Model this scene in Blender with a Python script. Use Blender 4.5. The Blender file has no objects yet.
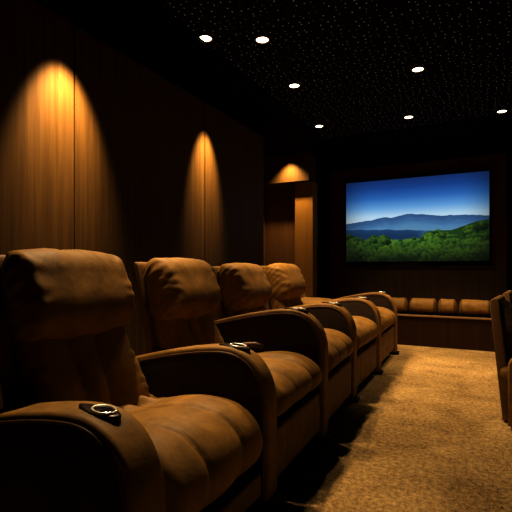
import bpy, bmesh, math, random
from mathutils import Vector, Matrix, noise

random.seed(7)
scene = bpy.context.scene
COL = scene.collection
PI = math.pi

# ------------------------------------------------------------------ materials
def new_mat(name):
    m = bpy.data.materials.new(name); m.use_nodes = True
    nt = m.node_tree
    b = nt.nodes['Principled BSDF']
    return m, nt, b

def N(nt, t, **kw):
    n = nt.nodes.new(t)
    for k, v in kw.items():
        setattr(n, k, v)
    return n

def ramp(nt, stops):
    r = nt.nodes.new('ShaderNodeValToRGB')
    e = r.color_ramp.elements
    e[0].position, e[0].color = stops[0][0], (*stops[0][1], 1)
    e[1].position, e[1].color = stops[-1][0], (*stops[-1][1], 1)
    for p, c in stops[1:-1]:
        x = e.new(p); x.color = (*c, 1)
    return r

def mat_leather(name, base, rough=0.62, var=0.35, scale=9, bump=0.25, sheen=0.0):
    m, nt, b = new_mat(name); L = nt.links
    tc = N(nt, 'ShaderNodeTexCoord')
    n1 = N(nt, 'ShaderNodeTexNoise'); n1.inputs['Scale'].default_value = scale
    n1.inputs['Detail'].default_value = 7; n1.inputs['Roughness'].default_value = 0.65
    n1.inputs['Distortion'].default_value = 0.6
    L.new(tc.outputs['Object'], n1.inputs['Vector'])
    lo = tuple(c * (1 - var) for c in base); hi = tuple(min(1, c * (1 + var)) for c in base)
    r = ramp(nt, [(0.3, lo), (0.5, base), (0.72, hi)])
    L.new(n1.outputs['Fac'], r.inputs['Fac']); L.new(r.outputs['Color'], b.inputs['Base Color'])
    n2 = N(nt, 'ShaderNodeTexNoise'); n2.inputs['Scale'].default_value = 260; n2.inputs['Detail'].default_value = 3
    L.new(tc.outputs['Object'], n2.inputs['Vector'])
    n3 = N(nt, 'ShaderNodeTexNoise'); n3.inputs['Scale'].default_value = 22; n3.inputs['Detail'].default_value = 4
    L.new(tc.outputs['Object'], n3.inputs['Vector'])
    ad = N(nt, 'ShaderNodeMath', operation='MULTIPLY_ADD'); ad.inputs[1].default_value = 0.25
    L.new(n2.outputs['Fac'], ad.inputs[0]); L.new(n3.outputs['Fac'], ad.inputs[2])
    bp = N(nt, 'ShaderNodeBump'); bp.inputs['Strength'].default_value = bump; bp.inputs['Distance'].default_value = 0.01
    L.new(ad.outputs[0], bp.inputs['Height']); L.new(bp.outputs['Normal'], b.inputs['Normal'])
    b.inputs['Roughness'].default_value = rough
    b.inputs['Sheen Weight'].default_value = sheen; b.inputs['Sheen Roughness'].default_value = 0.4
    b.inputs['Sheen Tint'].default_value = (1, .75, .4, 1)
    b.inputs['Specular IOR Level'].default_value = 0.3
    return m

def mat_wood(name, dark, light, rough=0.5, scale=26):
    m, nt, b = new_mat(name); L = nt.links
    tc = N(nt, 'ShaderNodeTexCoord'); mp = N(nt, 'ShaderNodeMapping')
    mp.inputs['Scale'].default_value = (1, 1, 0.035)
    L.new(tc.outputs['Object'], mp.inputs['Vector'])
    n1 = N(nt, 'ShaderNodeTexNoise'); n1.inputs['Scale'].default_value = scale
    n1.inputs['Detail'].default_value = 6; n1.inputs['Roughness'].default_value = 0.6
    L.new(mp.outputs['Vector'], n1.inputs['Vector'])
    r = ramp(nt, [(0.3, dark), (0.7, light)])
    L.new(n1.outputs['Fac'], r.inputs['Fac']); L.new(r.outputs['Color'], b.inputs['Base Color'])
    b.inputs['Roughness'].default_value = rough
    b.inputs['Specular IOR Level'].default_value = 0.15
    bp = N(nt, 'ShaderNodeBump'); bp.inputs['Strength'].default_value = 0.08; bp.inputs['Distance'].default_value = 0.004
    L.new(n1.outputs['Fac'], bp.inputs['Height']); L.new(bp.outputs['Normal'], b.inputs['Normal'])
    return m

def mat_plain(name, col, rough=0.6, metal=0.0, spec=0.3, bump=0.0):
    m, nt, b = new_mat(name); L = nt.links
    tc = N(nt, 'ShaderNodeTexCoord')
    n1 = N(nt, 'ShaderNodeTexNoise'); n1.inputs['Scale'].default_value = 30; n1.inputs['Detail'].default_value = 4
    L.new(tc.outputs['Object'], n1.inputs['Vector'])
    r = ramp(nt, [(0.3, tuple(c * 0.85 for c in col)), (0.7, tuple(min(1, c * 1.15) for c in col))])
    L.new(n1.outputs['Fac'], r.inputs['Fac']); L.new(r.outputs['Color'], b.inputs['Base Color'])
    b.inputs['Roughness'].default_value = rough; b.inputs['Metallic'].default_value = metal
    b.inputs['Specular IOR Level'].default_value = spec
    return m

def mat_carpet():
    m, nt, b = new_mat('carpet'); L = nt.links
    tc = N(nt, 'ShaderNodeTexCoord')
    big = N(nt, 'ShaderNodeTexNoise'); big.inputs['Scale'].default_value = 2.6; big.inputs['Detail'].default_value = 6
    big.inputs['Roughness'].default_value = 0.62; big.inputs['Distortion'].default_value = 0.7
    mid = N(nt, 'ShaderNodeTexNoise'); mid.inputs['Scale'].default_value = 42; mid.inputs['Detail'].default_value = 4
    fine = N(nt, 'ShaderNodeTexNoise'); fine.inputs['Scale'].default_value = 130; fine.inputs['Detail'].default_value = 3
    for n in (big, mid, fine): L.new(tc.outputs['Object'], n.inputs['Vector'])
    a1 = N(nt, 'ShaderNodeMath', operation='MULTIPLY_ADD'); a1.inputs[1].default_value = 1.15
    L.new(mid.outputs['Fac'], a1.inputs[0]); L.new(big.outputs['Fac'], a1.inputs[2])
    a2 = N(nt, 'ShaderNodeMath', operation='MULTIPLY_ADD'); a2.inputs[1].default_value = 1.0
    L.new(fine.outputs['Fac'], a2.inputs[0]); L.new(a1.outputs[0], a2.inputs[2])
    mr = N(nt, 'ShaderNodeMapRange'); mr.inputs['From Min'].default_value = 1.12; mr.inputs['From Max'].default_value = 2.03
    L.new(a2.outputs[0], mr.inputs['Value'])
    r = ramp(nt, [(0.0, (.15, .088, .034)), (0.5, (.44, .285, .115)), (1.0, (.78, .54, .24))])
    L.new(mr.outputs['Result'], r.inputs['Fac']); L.new(r.outputs['Color'], b.inputs['Base Color'])
    bp = N(nt, 'ShaderNodeBump'); bp.inputs['Strength'].default_value = 0.9; bp.inputs['Distance'].default_value = 0.012
    L.new(a2.outputs[0], bp.inputs['Height']); L.new(bp.outputs['Normal'], b.inputs['Normal'])
    b.inputs['Roughness'].default_value = 0.95; b.inputs['Specular IOR Level'].default_value = 0.05
    return m

def mat_stars():
    m, nt, b = new_mat('star_ceiling'); L = nt.links
    b.inputs['Base Color'].default_value = (.012, .009, .007, 1); b.inputs['Roughness'].default_value = 0.9
    b.inputs['Specular IOR Level'].default_value = 0.05
    tc = N(nt, 'ShaderNodeTexCoord')
    v = N(nt, 'ShaderNodeTexVoronoi', voronoi_dimensions='2D', feature='F1')
    v.inputs['Scale'].default_value = 17; v.inputs['Randomness'].default_value = 0.72
    L.new(tc.outputs['Object'], v.inputs['Vector'])
    lt = N(nt, 'ShaderNodeMapRange'); lt.inputs['From Min'].default_value = 0.05; lt.inputs['From Max'].default_value = 0.095
    lt.inputs['To Min'].default_value = 1; lt.inputs['To Max'].default_value = 0
    L.new(v.outputs['Distance'], lt.inputs['Value'])
    sp = N(nt, 'ShaderNodeSeparateColor'); L.new(v.outputs['Color'], sp.inputs['Color'])
    pw = N(nt, 'ShaderNodeMath', operation='POWER'); pw.inputs[1].default_value = 1.0
    L.new(sp.outputs['Red'], pw.inputs[0])
    ml = N(nt, 'ShaderNodeMath', operation='MULTIPLY'); L.new(lt.outputs['Result'], ml.inputs[0]); L.new(pw.outputs[0], ml.inputs[1])
    sc_ = N(nt, 'ShaderNodeMath', operation='MULTIPLY'); sc_.inputs[1].default_value = STAR
    L.new(ml.outputs[0], sc_.inputs[0])
    b.inputs['Emission Color'].default_value = (1, .9, .76, 1)
    L.new(sc_.outputs[0], b.inputs['Emission Strength'])
    return m
STAR = 0.22

def mat_emit(name, col, strength):
    m, nt, b = new_mat(name)
    b.inputs['Base Color'].default_value = (*col, 1)
    b.inputs['Emission Color'].default_value = (*col, 1); b.inputs['Emission Strength'].default_value = strength
    return m

LEATHER = mat_leather('tan_leather', (.305, .162, .031))
LEATHER_SHADED = mat_leather('shaded_leather', (.055, .030, .012), rough=.7)  # darkened copy of the tan leather, shade painted into the colour
PANEL_L = mat_leather('footrest_leather', (.24, .13, .035))
PIPE = mat_plain('piping_brown', (.17, .085, .03), .5)
SHELL = mat_leather('shell_leather', (.24, .13, .04), var=.15)
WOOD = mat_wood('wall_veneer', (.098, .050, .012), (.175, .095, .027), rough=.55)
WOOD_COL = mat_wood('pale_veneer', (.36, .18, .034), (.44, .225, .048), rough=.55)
WOOD_RED = mat_wood('red_veneer', (.15, .07, .02), (.22, .105, .03), rough=.5)
BENCHWOOD = mat_wood('bench_veneer', (.035, .014, .006), (.055, .022, .009), rough=.4)
BACKWOOD = mat_wood('screen_wall_veneer', (.085, .045, .022), (.11, .06, .03), rough=.6)
BLACK = mat_plain('matt_black', (.006, .005, .0045), .9, spec=.05)
FOOT = mat_plain('black_metal', (.012, .011, .01), .45)
CHROME = mat_plain('chrome', (.85, .78, .66), .3, metal=.55)
PLATE = mat_plain('bronze_plate', (.05, .032, .018), .3, metal=.3)
GLOSS = mat_plain('gloss_black', (.004, .004, .004), .12, spec=.6)
LIP = mat_wood('ledge_veneer', (.30, .17, .08), (.38, .22, .1), rough=.4)
CARPET = mat_carpet(); STARS = mat_stars()
LAMP = mat_emit('lamp_glow', (1, .86, .62), 6.0)
RING = mat_plain('brass_ring', (.5, .3, .12), .4, metal=.8)

# ------------------------------------------------------------------ helpers
def link(name, me, mat, parent=None):
    o = bpy.data.objects.new(name, me); COL.objects.link(o)
    if mat: me.materials.append(mat)
    if parent is not None: o.parent = parent
    return o

def mesh_from(name, verts, faces, mat, parent=None, smooth=True):
    me = bpy.data.meshes.new(name); me.from_pydata([tuple(v) for v in verts], [], faces)
    if smooth:
        me.polygons.foreach_set('use_smooth', [True] * len(me.polygons))
    bm = bmesh.new(); bm.from_mesh(me); bmesh.ops.recalc_face_normals(bm, faces=bm.faces); bm.to_mesh(me); bm.free()
    me.update()
    return link(name, me, mat, parent)

def from_bm(name, bm, mat, parent=None, smooth=False):
    me = bpy.data.meshes.new(name); bmesh.ops.recalc_face_normals(bm, faces=bm.faces)
    bm.to_mesh(me); bm.free()
    if smooth: me.polygons.foreach_set('use_smooth', [True] * len(me.polygons))
    return link(name, me, mat, parent)

def add_box(bm, lo, hi, bev=0.0):
    r = bmesh.ops.create_cube(bm, size=1)
    vs = r['verts']
    c = [(a + b) / 2 for a, b in zip(lo, hi)]; s = [b - a for a, b in zip(lo, hi)]
    for v in vs:
        v.co = Vector((c[0] + v.co.x * s[0], c[1] + v.co.y * s[1], c[2] + v.co.z * s[2]))
    if bev > 0:
        es = list({e for v in vs for e in v.link_edges})
        bmesh.ops.bevel(bm, geom=es, offset=bev, segments=2, affect='EDGES', profile=.6)

def thing(name, label, cat, loc=(0, 0, 0), rotz=0.0, group=None):
    o = bpy.data.objects.new(name, None); COL.objects.link(o); o.empty_display_size = .1
    o.location = loc; o.rotation_euler = (0, 0, rotz)
    o['label'] = label; o['category'] = cat
    if group: o['group'] = group
    return o

def struct(name, bm, mat):
    o = from_bm(name, bm, mat); o['kind'] = 'structure'; return o

def grid1(h, step):
    n = max(4, int(math.ceil(2 * h / step)))
    return [-h + 2 * h * i / n for i in range(n + 1)]

def soft_box(name, h, r, step, fn, mat, parent, center=(0, 0, 0)):
    """rounded box, densely gridded, then shaped by fn(point, normal) -> point"""
    ax = [grid1(h[i], step) for i in range(3)]
    idx = {}; verts = []; faces = []
    nn = [len(a) - 1 for a in ax]
    def vid(i, j, k):
        key = (i, j, k)
        if key in idx: return idx[key]
        q = (ax[0][i], ax[1][j], ax[2][k])
        inner = [max(-(h[a] - r[a]), min(h[a] - r[a], q[a])) for a in range(3)]
        d = Vector([(q[a] - inner[a]) / r[a] for a in range(3)])
        if d.length > 1e-9: d.normalize()
        p = Vector([inner[a] + d[a] * r[a] for a in range(3)])
        nrm = Vector([d[a] / r[a] for a in range(3)])
        if nrm.length > 1e-9: nrm.normalize()
        p = fn(p, nrm)
        idx[key] = len(verts); verts.append((p[0] + center[0], p[1] + center[1], p[2] + center[2]))
        return idx[key]
    for a in range(3):
        b, c = (a + 1) % 3, (a + 2) % 3
        for side in (0, nn[a]):
            for i in range(nn[b]):
                for j in range(nn[c]):
                    def g(u, v):
                        t = [0, 0, 0]; t[a] = side; t[b] = u; t[c] = v
                        return vid(*t)
                    f = [g(i, j), g(i + 1, j), g(i + 1, j + 1), g(i, j + 1)]
                    if side == 0: f.reverse()
                    faces.append(f)
    return mesh_from(name, verts, faces, mat, parent)

def tube(name, pts, r, mat, parent, sides=8, closed=False):
    verts = []; faces = []; n = len(pts)
    for i, p in enumerate(pts):
        p = Vector(p)
        a = Vector(pts[(i - 1) % n] if closed or i > 0 else pts[i]); b = Vector(pts[(i + 1) % n] if closed or i < n - 1 else pts[i])
        t = (b - a).normalized()
        up = Vector((0, 1, 0)) if abs(t.y) < .9 else Vector((0, 0, 1))
        u = t.cross(up).normalized(); w = t.cross(u).normalized()
        for k in range(sides):
            an = 2 * PI * k / sides
            verts.append(p + (u * math.cos(an) + w * math.sin(an)) * r)
    m = n if closed else n - 1
    for i in range(m):
        for k in range(sides):
            a = i * sides + k; b = i * sides + (k + 1) % sides
            c = ((i + 1) % n) * sides + (k + 1) % sides; d = ((i + 1) % n) * sides + k
            faces.append((a, b, c, d))
    if not closed:
        faces.append(tuple(range(sides))); faces.append(tuple((n - 1) * sides + k for k in range(sides)))
    return mesh_from(name, verts, faces, mat, parent)

def offset_poly(P, d):
    """move a counter-clockwise closed polygon inwards by d"""
    n = len(P); out = []
    for i in range(n):
        a, p, b = Vector(P[i - 1]), Vector(P[i]), Vector(P[(i + 1) % n])
        t1 = (p - a).normalized(); t2 = (b - p).normalized()
        n1 = Vector((-t1.y, t1.x)); n2 = Vector((-t2.y, t2.x))
        m = (n1 + n2)
        m = m / max(.35, (1 + n1.dot(n2)))
        out.append(tuple(p + m * d))
    return out

def prism(name, P, y0, y1, r, mat, parent, seg=5):
    """profile in xz, extruded along y with rounded rims"""
    verts = []; faces = []; loops = []
    def loop(y, ins):
        Q = offset_poly(P, ins) if ins > 1e-6 else P
        s = len(verts)
        for x, z in Q: verts.append((x, y, z))
        loops.append(s)
    for i in range(seg + 1):
        a = PI / 2 * i / seg
        loop(y0 + r * (1 - math.cos(a)), r * (1 - math.sin(a)))
    for i in range(seg + 1):
        a = PI / 2 * (1 - i / seg)
        loop(y1 - r * (1 - math.cos(a)), r * (1 - math.sin(a)))
    n = len(P)
    for s, t in zip(loops[:-1], loops[1:]):
        for i in range(n):
            faces.append((s + i, s + (i + 1) % n, t + (i + 1) % n, t + i))
    faces.append(tuple(loops[0] + i for i in range(n))[::-1])
    faces.append(tuple(loops[-1] + i for i in range(n)))
    return mesh_from(name, verts, faces, mat, parent)

def sst(a, b, x):
    t = max(0.0, min(1.0, (x - a) / (b - a))); return t * t * (3 - 2 * t)

def gauss(x, s): return math.exp(-(x / s) ** 2)

# ------------------------------------------------------------------ recliner
DEPTH = 0.90
RA, RB, SE = .225, .25, .88
def arm_profile(H, depth=DEPTH, drop=0.13):
    """counter-clockwise in (x right, z up); front at x=0"""
    ra, rb, lean = RA, RB, 0.0
    DEPTH = depth
    pts = [(-DEPTH, .03), (-lean - .015, .03), (-lean, .05)]
    for i in range(1, 8):
        t = i / 8; pts.append((-lean * (1 - t) ** 1.5, .05 + (H - rb - .05) * t))
    for i in range(0, 19):
        a = PI / 2 * i / 18
        pts.append((-ra + ra * math.cos(a) ** SE, H - rb + rb * math.sin(a) ** SE))
    for i in range(1, 16):
        t = i / 15; x = -ra - (DEPTH - ra - .03) * t
        pts.append((x, H - drop * (t ** 1.6) * (1.25 - .25 * t)))
    z = pts[-1][1]
    pts += [(-DEPTH + .01, z - .02), (-DEPTH, z - .05)]
    return pts

def arm_z(H, x):
    ra, rb, drop = RA, RB, .13
    if x > -ra:
        c = (x + ra) / ra; return H - rb + rb * max(0, 1 - c ** (2 / SE)) ** (SE / 2)
    t = (-ra - x) / (DEPTH - ra - .03); return H - drop * (t ** 1.6) * (1.25 - .25 * t)

def cup_control(parent, H, yc, x0=-.185):
    z0 = arm_z(H, x0); sl = (arm_z(H, x0 + .01) - arm_z(H, x0 - .01)) / .02
    M = Matrix.Translation((x0, yc, z0)) @ Matrix.Rotation(-math.atan(sl * .75), 4, 'Y')
    def oval(a, b, z, xo=0, n=36):
        return [M @ Vector((xo + a * math.cos(2 * PI * k / n), b * math.sin(2 * PI * k / n), z)) for k in range(n)]
    # tapered dark plate
    n = 40; V = []; 
    rings = [(1.0, -.014), (1.0, .000), (.95, .003), (.80, .004)]
    for s, z in rings:
        for k in range(n):
            an = 2 * PI * k / n; ca, sa = math.cos(an), math.sin(an)
            w = .034 * (1 if ca > 0 else (1 + ca * .45))
            V.append(M @ Vector((s * .076 * ca, s * w * sa, z)))
    F = []
    for j in range(len(rings) - 1):
        for k in range(n):
            F.append((j * n + k, j * n + (k + 1) % n, (j + 1) * n + (k + 1) % n, (j + 1) * n + k))
    F.append(tuple(range(n))[::-1]); F.append(tuple((len(rings) - 1) * n + k for k in range(n)))
    pl = mesh_from('cup_holder', V, F, PLATE, parent)
    tube('chrome_ring', oval(.036, .027, .006, .018), .0046, CHROME, pl, 8, closed=True)
    V = []; F = []
    rr = [(.036, .004), (.034, .006), (.022, .009), (.006, .010)]
    for s, z in rr:
        V += oval(s, s * .75, z, .018, n)
    for j in range(len(rr) - 1):
        for k in range(n):
            F.append((j * n + k, j * n + (k + 1) % n, (j + 1) * n + (k + 1) % n, (j + 1) * n + k))
    F.append(tuple((len(rr) - 1) * n + k for k in range(n)))
    mesh_from('button', V, F, GLOSS, pl)
    return pl

def armrest(root, y0, y1, H, depth=DEPTH, cup=True):
    P = arm_profile(H, depth)
    a = prism('armrest', P, y0, y1, .018, LEATHER, root)
    Q = offset_poly(P, .030)
    sp = prism('side_panel', Q, y0 - .004, y1 + .004, .006, LEATHER_SHADED, a, 3)  # side turned from the lamps: its shade is put into the panel colour
    sp['label'] = 'inset side panel, shade painted into its leather'
    R = offset_poly(P, .0235)
    # piping runs up the front and over the top on both sides
    for y in (y0 - .002, y1 + .002):
        pts = [(x, y, z) for (x, z) in R[2:-2]]
        tube('piping', pts, .0055, PIPE, a, 7)
    if cup: cup_control(a, H, (y0 + y1) / 2)
    # black glide foot under the front of the arm
    bm = bmesh.new(); add_box(bm, (-.12, y0 + .01, 0), (.02, y1 - .01, .035), .008)
    from_bm('foot', bm, FOOT, root)
    bm = bmesh.new(); add_box(bm, (-depth + .03, y0 + .01, 0), (-depth + .13, y1 - .01, .035), .008)
    from_bm('foot', bm, FOOT, root)
    return a

def recliner(root, W, T, H, seat_top, seed, two_arms=False, top=0.0, back_y=None, hz=.095, slope=0.0, back_flat=False, depth=DEPTH, tilt_deg=12, shell_low=-.10, Hfar=None, lever=False, cushion=LEATHER, back_shift=0.0, back_w=.47):
    """local frame: +x faces forward (front at x=0), y across from 0 to T+W(+T), z up"""
    rnd = random.Random(seed); off = Vector((seed * 3.7, seed * 1.3, seed * 5.1))
    armrest(root, 0, T, H, depth)
    if two_arms:
        armrest(root, T + W, 2 * T + W, Hfar or H, depth, cup=True)
    yc = T + W / 2
    hw = W / 2 - .014
    # seat cushion: three lobes, rolled nose, pleats at the back
    s1, s2 = -.34 * hw, .40 * hw
    cz = seat_top - hz - .02
    def seat_fn(p, n):
        q = p.copy(); top = max(0, n.z); fr = max(0, n.x); out = max(top, fr)
        ylo = p.y + .03 * math.sin((p.x + .4) * 4)
        # lobes
        edges = [-hw, s1, s2, hw]; b = 0
        for a_, b_ in zip(edges[:-1], edges[1:]):
            if a_ <= ylo <= b_:
                u = (ylo - a_) / (b_ - a_) * 2 - 1; b = (1 - abs(u) ** 2.4)
        amp = .009 * b
        g = sum(gauss(ylo - s, .0075) for s in (s1, s2)) * .011
        nv = n if n.length > .1 else Vector((0, 0, 1))
        q += nv * (amp - g) * (1 if out > .02 else .0) * min(1, out * 1.6)
        # hump near the nose, dip behind
        q.z += top * (.026 * gauss(p.x - .15, .16) - .048 * sst(.05, -.33, p.x))
        # pleats towards the back of the cushion
        wr = sst(.0, -.20, p.x) * top
        q.z += wr * (.046 * abs(noise.noise(Vector((p.x * 10, p.y * 13, 0)) + off)) + .021 * math.sin(p.y * 46 + 5 * noise.noise(Vector((p.x * 6, p.y * 6, 2)) + off)))
        q += nv * out * .005 * noise.noise(Vector((p.x * 5, p.y * 5, p.z * 5)) + off)
        # crease down the front
        return q
    soft_box('seat', (.37, hw, hz), (.15, .06, hz * .97), .0105, seat_fn, LEATHER, root, (-.366, yc, cz))
    # footrest panel under the seat with vertical seams
    def foot_fn(p, n):
        q = p.copy(); f = max(0, n.x)
        for s in (-.62 * hw, -.2 * hw, .2 * hw, .62 * hw): q.x -= f * .007 * gauss(p.y - s, .006)
        q.x += f * .006 * noise.noise(Vector((p.y * 9, p.z * 6, 1)) + off)
        return q
    ftop = cz - hz - .012
    hf = (ftop - .075) / 2
    soft_box('footrest', (.03, hw - .004, hf), (.02, .012, .012), .012, foot_fn, PANEL_L, root, (-.045, yc, .075 + hf))
    bm = bmesh.new(); add_box(bm, (-depth + .06, yc - hw + .02, .0), (-.085, yc + hw - .02, cz - hz + .012), .01)
    from_bm('base_frame', bm, LEATHER_SHADED, root)
    # back : pivots at the rear of the seat
    bw = back_w / 2
    byc = T + back_y + bw if back_y is not None else yc
    tilt = math.radians(79 if back_flat else tilt_deg)
    piv = Vector((-.70 + back_shift, byc, .42 if back_flat else .40))
    if back_flat: piv.z = .44
    Rm = Matrix.Rotation(-tilt, 3, 'Y')
    zs = 1 - top / .66
    def place(p): return Rm @ Vector((p[0], p[1], p[2] * zs if p[2] > 0 else p[2])) + piv
    sb1, sb2 = -.27 * bw, .22 * bw
    def back_fn(p, n):
        q = p.copy(); f = max(0, n.x); nv = n if n.length > .1 else Vector((1, 0, 0))
        q.y *= 1 - .10 * sst(.05, -.06, p.x)
        edges = [-bw, sb1, sb2, bw]; b = 0; yy = p.y - .05 * (p.z - .1) * (1 if p.y > 0 else -1)
        for a_, b_ in zip(edges[:-1], edges[1:]):
            if a_ <= yy <= b_:
                u = (yy - a_) / (b_ - a_) * 2 - 1; b = 1 - abs(u) ** 2.2
        q.x += f * (.020 * b - .012 * sum(gauss(yy - s, .008) for s in (sb1, sb2)))
        q.x += f * .02 * gauss(p.z + .02, .15) + .045 * sst(.08, -.22, p.z)
        if p.y > 0: q.y += .055 * (p.y / bw) * sst(.12, -.2, p.z)
        sd = abs(n.y)
        ph = (p.z * 1.0 - p.x * .9) * 95 + 4 * noise.noise(Vector((p.x * 6, p.z * 9, 0)) + off)
        q.y += (1 if n.y > 0 else -1) * sd * (.003 * math.sin(ph) * (.5 + .5 * noise.noise(Vector((p.x * 9, p.z * 9, 5)) + off)) - .006)
        edge = sst(.62 * bw, .97 * bw, abs(p.y)) * f
        q.x += edge * .004 * math.sin(p.z * 105 + 5 * noise.noise(Vector((p.y * 12, p.z * 11, 7)) + off))
        q += nv * .004 * noise.noise(p * 6 + off)
        return place(q + Vector((.072, 0, .20)))
    soft_box('backrest', (.062, bw, .26), (.05, .05, .06), .0115, back_fn, cushion, root)
    def head_fn(p, n):
        q = p.copy(); f = max(0, n.x); nv = n if n.length > .1 else Vector((1, 0, 0))
        q.y *= 1 - .10 * sst(.05, -.06, p.x)
        # full pillow belly, hanging lower edge
        q.x += max(0, n.x) * .035 * (1 - (p.y / bw) ** 2 * .35)
        q.x += f * .035 * gauss(p.z + .06, .12)
        q.z += max(0, -n.z) * (-.018 * (1 - (p.y / bw) ** 2)) + max(0, n.z) * (.012 * math.cos(p.y / bw * 1.5))
        sd = abs(n.y)
        ph = (p.z * .8 - p.x * 1.1) * 90 + 4 * noise.noise(Vector((p.x * 7, p.z * 8, 1)) + off) + p.z * 45
        q.y += (1 if n.y > 0 else -1) * sd * (.0045 * math.sin(ph) * (.6 + .5 * noise.noise(Vector((p.x * 8, p.z * 8, 2)) + off)))
        # creases fanning from the sides over the front and top
        ed = sst(.55 * bw, .98 * bw, abs(p.y)) * max(f, n.z)
        q += nv * ed * .003 * math.sin(p.z * 92 + p.x * 60 + 5 * noise.noise(Vector((p.y * 10, p.z * 9, 7)) + off))
        tp = max(0, n.z) ** .6
        q.z -= slope * max(0, n.z) ** .5 * max(0, (p.x + .08) / .16) ** 1.2 if slope else 0
        q += nv * (.003 * noise.noise(Vector((p.y * 11, p.z * 5, p.x * 5)) + off) - .004 * tp * gauss(math.sin(p.y * 13 + off.x), .22))
        return place(q + Vector((.090 - (.02 if slope else 0), 0, .497 + (.02 if slope else 0))))
    soft_box('headrest', (.080, bw + .016, .175), (.076, .05, .095), .0115, head_fn, cushion, root)
    # rigid shell behind the cushions
    ts = .068 if slope else .034
    xb = .034 - ts
    hp = [(xb, shell_low), (xb + ts, shell_low), (xb + ts, .55)]
    for i in range(0, 9):
        a = PI / 2 * i / 8; hp.append((xb + ts * .5 + ts * .5 * math.cos(a), .645 + .03 * math.sin(a)))
    for i in range(1, 9):
        a = PI / 2 + PI / 2 * i / 8; hp.append((xb + ts * .5 + ts * .5 * math.cos(a), .625 + .05 * math.sin(a)))
    sh = prism('back_shell', hp, -bw - .014, bw + .014, .008, SHELL, root, 3)
    for v in sh.data.vertices: v.co = place(v.co)
    sh['label'] = 'smooth tan outer shell of the backrest'
    if lever:
        pts = [(-.20, T - .01, H - .02), (-.17, T + .012, H - .005), (-.12, T + .02, H + .0), (-.085, T + .015, H - .008)]
        tube('recline_lever', pts, .011, PIPE, root, 10)

# camera facts: row of arm fronts (x, y) and arm heights, nearest first
ARM_PTS = [(-.772, .97), (-.79, 1.74), (-.816, 2.52), (-.858, 3.34), (-.872, 4.30), (-.905, 5.38)]
ARM_H = [.605, .66, .755, .73, .715, .715]
HZS = [.128, .09, .092, .095, .095]
SEAT_H = [.462, .512, .545, .542, .548]
TOPS = [.015, .032, .052, .045, 0]
TS = [.138, .105, .10, .105, .11, .11]
labels = [
    'nearest tan leather recliner in the left row, filling the lower left corner',
    'tan leather recliner standing second in the left row, small lever on its armrest',
    'middle recliner of the five in the left row, third from the camera',
    'fourth recliner in the left row, the farthest one with an upright backrest',
    'farthest recliner in the left row beside the low bench, its backrest lowered flat']
for i in range(5):
    a, b = ARM_PTS[i], ARM_PTS[i + 1]
    dx, dy = b[0] - a[0], b[1] - a[1]; L_ = math.hypot(dx, dy)
    rz = -math.atan2(dx, dy); T = TS[i]
    # armrest near edge sits T before the measured far edge
    ux, uy = dx / L_, dy / L_
    o = (a[0] - ux * T, a[1] - uy * T)
    root = thing('recliner', labels[i], 'recliner', (o[0], o[1], 0), rz, 'recliners in the left row')
    recliner(root, L_ - (TS[i + 1] if i < 4 else T) - .012, T, ARM_H[i], SEAT_H[i], i + 1, two_arms=(i == 4), back_flat=(i == 4), Hfar=ARM_H[5],
             lever=(i == 1), top=TOPS[i], hz=HZS[i], back_y=[.03, .045, .03, .11, .1][i], back_shift=(-.06 if i == 3 else 0), back_w=(.49 if i == 3 else .62 if i == 4 else .51 if i == 0 else .465))

# two recliners across the aisle, backs to the aisle
for k, (x, y, lab) in enumerate([
        (.68, 3.08, 'nearer of two recliners cut off by the right edge, tan shell turned to the aisle'),
        (.78, 3.97, 'farther of two recliners at the right edge, mostly hidden behind the nearer one')]):
    rr = thing('recliner', lab, 'recliner', (x, y, 0), math.radians(-6.0), 'recliners across the aisle')
    rr.scale = (.85, .85, .745)
    recliner(rr, .66, .125, .72, .55, 9 + k, two_arms=True, depth=.655, tilt_deg=5, slope=.24, cushion=LEATHER_SHADED, back_w=.54, shell_low=-.385)  # cushions use the darkened leather, painting in shade on their unlit side

# ------------------------------------------------------------------ room shell
H_C = 2.70
bm = bmesh.new(); add_box(bm, (-3.3, -1.7, -.08), (2.3, 7.0, 0)); struct('floor', bm, CARPET)
bm = bmesh.new(); add_box(bm, (-1.86, -1.7, H_C), (2.3, 5.62, H_C + .08)); struct('ceiling', bm, STARS)
bm = bmesh.new(); add_box(bm, (-3.3, -1.7, H_C - .03), (-1.862, 7.0, H_C + .08)); add_box(bm, (-1.86, 5.622, H_C - .03), (2.3, 7.0, H_C + .08))
struct('trim_1', bm, BLACK)
# left wall: veneer panels with dark reveals
bm = bmesh.new()
seams = [-1.6, .53, 2.13, 3.725, 5.06]
for a, b in zip(seams[:-1], seams[1:]):
    add_box(bm, (-2.56, a + .006, 0), (-2.5, b - .006, H_C - .031), .003)
struct('wall_left', bm, WOOD)
bm = bmesh.new(); add_box(bm, (-2.62, -1.6, 0), (-2.562, 5.06, H_C - .031)); struct('wall_left_back', bm, BLACK)
# alcove at the far left
bm = bmesh.new(); add_box(bm, (-3.12, 5.0, 0), (-3.06, 6.3, H_C - .031)); add_box(bm, (-3.06, 5.0, 0), (-2.622, 5.06, H_C - .031))
struct('wall_alcove_left', bm, WOOD_RED)
bm = bmesh.new(); add_box(bm, (-3.06, 6.24, 0), (-2.5, 6.3, 2.26)); struct('wall_alcove_back', bm, WOOD_RED)
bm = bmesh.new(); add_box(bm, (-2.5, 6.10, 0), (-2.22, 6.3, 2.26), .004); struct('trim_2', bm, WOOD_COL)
bm = bmesh.new(); add_box(bm, (-3.06, 6.0, 2.26), (-2.24, 6.3, H_C - .031), .004); struct('trim_3', bm, WOOD)
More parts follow.
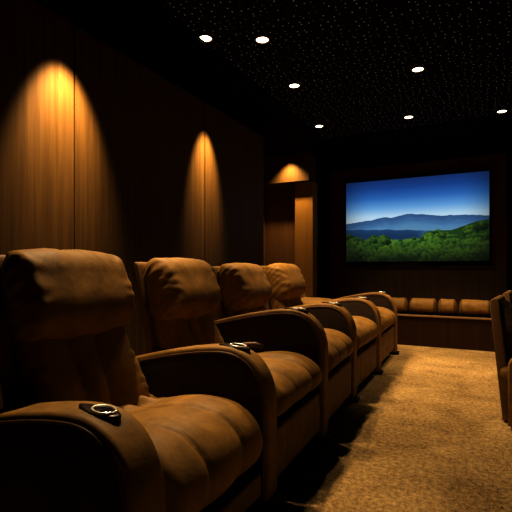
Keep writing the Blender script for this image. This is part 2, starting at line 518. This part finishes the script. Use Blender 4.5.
# far wall
bm = bmesh.new(); add_box(bm, (-2.5, 6.72, 0), (2.3, 6.8, H_C - .031)); struct('wall_far', bm, BLACK)
bm = bmesh.new(); add_box(bm, (-2.12, 6.64, 0), (.26, 6.715, 2.5), .004); struct('trim_4', bm, BACKWOOD)
bm = bmesh.new(); add_box(bm, (2.2, -1.6, 0), (2.28, 6.72, H_C - .001)); struct('wall_right', bm, BLACK)
bm = bmesh.new(); add_box(bm, (-2.56, -1.7, 0), (2.28, -1.62, H_C - .031)); struct('wall_back', bm, BLACK)

# ------------------------------------------------------------------ screen
def paint(nx, ny):
    """colours of the landscape on the screen, linear RGB rows from the bottom"""
    def s2l(c): return tuple(((v / 255) / 12.92 if v / 255 <= .04045 else ((v / 255 + .055) / 1.055) ** 2.4) ** .70 / 1.087 for v in c)
    def lerp(pts, x):
        for (x0, y0), (x1, y1) in zip(pts[:-1], pts[1:]):
            if x <= x1:
                t = (x - x0) / (x1 - x0); t = max(0, min(1, t))
                if isinstance(y0, tuple): return tuple(a + (b - a) * t for a, b in zip(y0, y1))
                return y0 + (y1 - y0) * t
        return pts[-1][1]
    sky = [(.46, (205, 226, 240)), (.56, (168, 205, 232)), (.66, (88, 150, 212)), (.78, (35, 92, 172)), (.9, (16, 55, 128)), (1.0, (12, 38, 96))]
    ridge = [(0, .478), (.1, .498), (.2, .515), (.30, .545), (.345, .53), (.40, .55), (.47, .572), (.54, .56), (.62, .545), (.70, .525), (.8, .53), (.9, .52), (1, .505)]
    front = [(0, .405), (.1, .40), (.2, .395), (.35, .385), (.47, .375), (.6, .36), (1, .33)]
    trees = [(0, .36), (.08, .345), (.16, .30), (.22, .33), (.29, .36), (.34, .30), (.42, .29), (.5, .31), (.55, .30), (.6, .36), (.68, .39), (.76, .385), (.84, .43), (.92, .475), (1, .495)]
    img = [[None] * nx for _ in range(ny)]
    for j in range(ny):
        v = (j + .5) / ny
        for i in range(nx):
            u = (i + .5) / nx
            rg = lerp(ridge, u) + .006 * noise.noise(Vector((u * 22, 0, 3)))
            fr = lerp(front, u) + .008 * noise.noise(Vector((u * 14, 5, 1)))
            c = lerp(sky, v)
            if v < rg:
                t = min(1, (rg - v) / .17)
                c = lerp([(0, (38, 72, 118)), (.35, (50, 92, 142)), (.75, (72, 122, 168)), (1, (80, 128, 165))], t + .12 * noise.noise(Vector((u * 18, v * 40, 0))))
            if v < fr and u < .72:
                k = min(1, max(0, (.72 - u) / .2)); d = (24, 56, 100)
                t = min(1, (fr - v) / .07); d2 = tuple(a + (b - a) * t for a, b in zip(d, (18, 44, 78)))
                c = tuple(a * (1 - k) + b * k for a, b in zip(c, d2))
            if v < lerp(trees, u) - .03:
                c = (22, 52, 16)
                if .3 < u < .55 and v > .2: c = (62, 108, 34)
            img[j][i] = c
    rnd = random.Random(4)
    blobs = []
    for _ in range(120):
        u = rnd.random(); tl = lerp(trees, u); d = rnd.random() ** .8
        v = (tl - .035) * (1 - d) + (-.02) * d
        rad = .030 + .085 * d * (.6 + .6 * rnd.random())
        if .3 < u < .52 and v > .19: rad *= .5
        blobs.append((-v, u, v, rad, rnd.random()))
    blobs.sort()
    asp = 1.6
    for _, bu, bv, rad, sh in blobs:
        rv = rad * asp * .78
        for j in range(max(0, int((bv - rv * 1.3) * ny)), min(ny, int((bv + rv * 1.3) * ny) + 1)):
            for i in range(max(0, int((bu - rad * 1.3) * nx)), min(nx, int((bu + rad * 1.3) * nx) + 1)):
                u = (i + .5) / nx; v = (j + .5) / ny
                x = (u - bu) / rad; y = (v - bv) / rv
                nz = noise.noise(Vector((u * 48, v * 31, bu * 9)))
                if x * x + y * y < (1 + .22 * nz) ** 2:
                    lit = max(0, min(1, .40 + .62 * y - .22 * x + .38 * nz))
                    edge = (1 - .55 * abs(u - .5) ** 1.5 * 2) * (.45 + .6 * sst(0, .3, v))
                    lo, hi = (7, 26, 9), (46 + 28 * sh, 90 + 28 * sh, 27)
                    img[j][i] = tuple((a + (b - a) * lit ** 1.9) * edge for a, b in zip(lo, hi))
    out = []
    for j in range(ny):
        for i in range(nx):
            u = (i + .5) / nx
            vg = 1 - .35 * (max(0, abs(u - .5) - .28) / .22) ** 2
            out.append(s2l(tuple(max(0, min(255, c * vg)) for c in img[j][i])))
    return out

def mat_screen():
    m, nt, b = new_mat('screen_picture'); L = nt.links
    at = N(nt, 'ShaderNodeAttribute'); at.attribute_name = 'picture'
    b.inputs['Base Color'].default_value = (.004, .004, .004, 1); b.inputs['Roughness'].default_value = .5
    b.inputs['Specular IOR Level'].default_value = .1
    L.new(at.outputs['Color'], b.inputs['Emission Color']); b.inputs['Emission Strength'].default_value = 1.0
    return m

SX0, SX1, SZ0, SZ1, SY = -1.865, .055, 1.095, 2.28, 6.60
scr = thing('wall_screen', 'large flat screen on the far wall showing green trees, blue hills and sky', 'screen', ((SX0 + SX1) / 2, SY, SZ0))
nx, ny = 300, 188
w, h = SX1 - SX0, SZ1 - SZ0
verts = [(-w / 2 + w * i / nx, -.006, h * j / ny) for j in range(ny + 1) for i in range(nx + 1)]
faces = [(j * (nx + 1) + i, j * (nx + 1) + i + 1, (j + 1) * (nx + 1) + i + 1, (j + 1) * (nx + 1) + i) for j in range(ny) for i in range(nx)]
pm = bpy.data.meshes.new('picture'); pm.from_pydata(verts, [], faces)
ca = pm.color_attributes.new('picture', 'FLOAT_COLOR', 'CORNER')
cols = paint(nx, ny); flat = []
for c in cols:
    flat += [c[0], c[1], c[2], 1.0] * 4
ca.data.foreach_set('color', flat)
pic = link('picture', pm, mat_screen(), scr)
bm = bmesh.new()
bz = .02
add_box(bm, (-w / 2 - bz, -.012, -.075), (w / 2 + bz, .038, -.0005), .004)
add_box(bm, (-w / 2 - bz, -.012, h + .0005), (w / 2 + bz, .038, h + bz), .004)
add_box(bm, (-w / 2 - bz, -.012, 0), (-w / 2 - .0005, .038, h), .003)
add_box(bm, (w / 2 + .0005, -.012, 0), (w / 2 + bz, .038, h), .003)
add_box(bm, (-w / 2, .0, 0), (w / 2, .038, h))
from_bm('frame', bm, GLOSS, scr)

# ------------------------------------------------------------------ low bench and bolsters
BY = 6.0
bn = thing('low_bench', 'low dark wood bench with a thin pale ledge along the far wall', 'bench', (-.8, BY, 0))
bm = bmesh.new(); add_box(bm, (-1.2, 0.0, 0), (1.6, .03, .375), .003); from_bm('front_panel', bm, BENCHWOOD, bn)
bm = bmesh.new(); add_box(bm, (-1.2, -.02, .3755), (1.6, .04, .398), .005); from_bm('ledge', bm, LIP, bn)
bm = bmesh.new(); add_box(bm, (-1.2, .042, 0), (1.6, .62, .392), .003); from_bm('bench_top', bm, BLACK, bn)
BOL = [(-1.24, -.905, 'tan leather bolster on the low bench, partly behind the farthest recliner'),
       (-.885, -.548, 'long tan leather bolster on the low bench, second from the left'),
       (-.532, -.312, 'shortest whole tan bolster, between two longer ones on the low bench'),
       (-.288, .075, 'rightmost long tan bolster on the low bench, nearest the right recliner')]
def bolster(x0, x1, label, seed):
    t = thing('bolster_cushion', label, 'cushion', ((x0 + x1) / 2, BY + .17, .3985), 0, 'bolsters on the low bench')
    hl = (x1 - x0) / 2
    off = Vector((seed * 2.1, 0, 0))
    def fn(p, n):
        q = p.copy()
        rr_ = math.hypot(p.y, p.z)
        q += n * .006 * noise.noise(Vector((p.x * 10, p.y * 12, p.z * 12)) + off)
        # gathered ends
        e = sst(hl - .06, hl, abs(p.x)); an = math.atan2(p.z, p.y)
        q += n * e * .004 * math.sin(an * 14)
        return q + Vector((0, 0, .104))
    soft_box('cover', (hl, .10, .10), (.045, .098, .098), .012, fn, LEATHER, t)
    for s in (-1, 1):
        pts = [(s * (hl - .03), .0985 * math.cos(2 * PI * k / 28), .104 + .0985 * math.sin(2 * PI * k / 28)) for k in range(28)]
        tube('piping', pts, .004, PIPE, t, 6, closed=True)
for i, (a, b, l) in enumerate(BOL): bolster(a, b, l, i + 1)

# ------------------------------------------------------------------ ceiling downlights
def spot(name, loc, energy, ang, blend, radius=.04, col=(1, .785, .50), target=None):
    ld = bpy.data.lights.new(name, 'SPOT'); ld.energy = energy; ld.spot_size = math.radians(ang)
    ld.spot_blend = blend; ld.shadow_soft_size = radius; ld.color = col
    o = bpy.data.objects.new(name, ld); COL.objects.link(o); o.location = loc
    d = (Vector(target) - Vector(loc)) if target else Vector((0, 0, -1))
    o.rotation_euler = d.to_track_quat('-Z', 'Y').to_euler()
    return o
DL = [(-1.835, 2.74, 'leftmost glowing recessed downlight near the black edge of the star ceiling', 1),
      (-1.47, 2.95, 'recessed downlight just right of the leftmost one at the top of the photo', 1),
      (-1.575, 3.83, 'recessed downlight in mid ceiling on the left, between nearer and farther lights', 1),
      (-1.76, 5.06, 'small far recessed downlight on the left, above the lit alcove', 1),
      (-.507, 4.00, 'recessed downlight above the screen, the nearer of two in the middle', 1),
      (-.76, 5.22, 'recessed downlight above the screen, the farther of two in the middle', 1),
      (.167, 5.49, 'recessed downlight at the right edge of the star ceiling', 1)]
def lathe(name, prof, mat, parent, n=32, cap=False):
    V = []; F = []
    for r_, z in prof:
        for k in range(n):
            a = 2 * PI * k / n; V.append((r_ * math.cos(a), r_ * math.sin(a), z))
    for j in range(len(prof) - 1):
        for k in range(n):
            F.append((j * n + k, j * n + (k + 1) % n, (j + 1) * n + (k + 1) % n, (j + 1) * n + k))
    if cap: F.append(tuple((len(prof) - 1) * n + k for k in range(n)))
    return mesh_from(name, V, F, mat, parent)
LAMPS = [(150, 100, (-.6, 2.9, 0)), (60, 100, (-.55, 3.0, 0)), (170, 100, (-.5, 3.95, 0)), (110, 92, (-.7, 5.2, 0)),
         (75, 62, (-.1, 4.3, 0)), (130, 62, (-.3, 5.6, 0)), (100, 66, (.0, 5.4, 0))]
for (x, y, lab, g), (e, an, tg) in zip(DL, LAMPS):
    t = thing('recessed_downlight', lab, 'ceiling light', (x, y, H_C), 0, 'recessed downlights in the star ceiling')
    lathe('trim_ring', [(.057, 0), (.057, -.005), (.052, -.007), (.046, -.006), (.046, 0)], RING, t)
    lathe('lens', [(.045, -.002), (.03, -.004), (.002, -.005)], LAMP, t, cap=True)
    spot('downlight_lamp', (x, y, H_C - .03), e, an, .7, target=tg)
# lamps of the same ceiling that hang outside the picture
for (x, y, e, an, tg) in [(-1.70, 1.80, 205, 60, (-1.05, 1.05, 0))]:
    spot('downlight_lamp', (x, y, H_C - .03), e, an, .8, target=tg)
# wall washers close to the veneer
spot('wall_washer', (-2.17, 2.03, 2.60), 290, 56, .95, .03, (1, .76, .44), (-2.5, 2.03, 1.92))
spot('wall_washer', (-2.21, 3.725, 2.66), 300, 44, .95, .03, (1, .76, .42), (-2.5, 3.725, 2.0))
spot('wall_washer', (-2.53, 5.85, 2.665), 165, 96, .85, .03, (1, .76, .42), (-2.50, 5.95, 0))

# ------------------------------------------------------------------ world and camera
wd = bpy.data.worlds.new('World'); scene.world = wd; wd.use_nodes = True
bg = wd.node_tree.nodes['Background']; bg.inputs['Color'].default_value = (.0032, .0024, .0018, 1); bg.inputs['Strength'].default_value = 1
cd = bpy.data.cameras.new('Camera'); cam = bpy.data.objects.new('Camera', cd); COL.objects.link(cam)
cam.location = (0, 0, 1.0); cam.rotation_euler = (PI / 2, 0, math.radians(27.3))
cd.sensor_width = 36; cd.lens = 443 / 512 * 36; cd.shift_y = 12 / 512; cd.clip_start = .02
scene.camera = cam
scene.view_settings.view_transform = 'Standard'; scene.view_settings.look = 'None'
scene.view_settings.gamma = .70
scene.view_settings.exposure = .12
scene.cycles.diffuse_bounces = 1
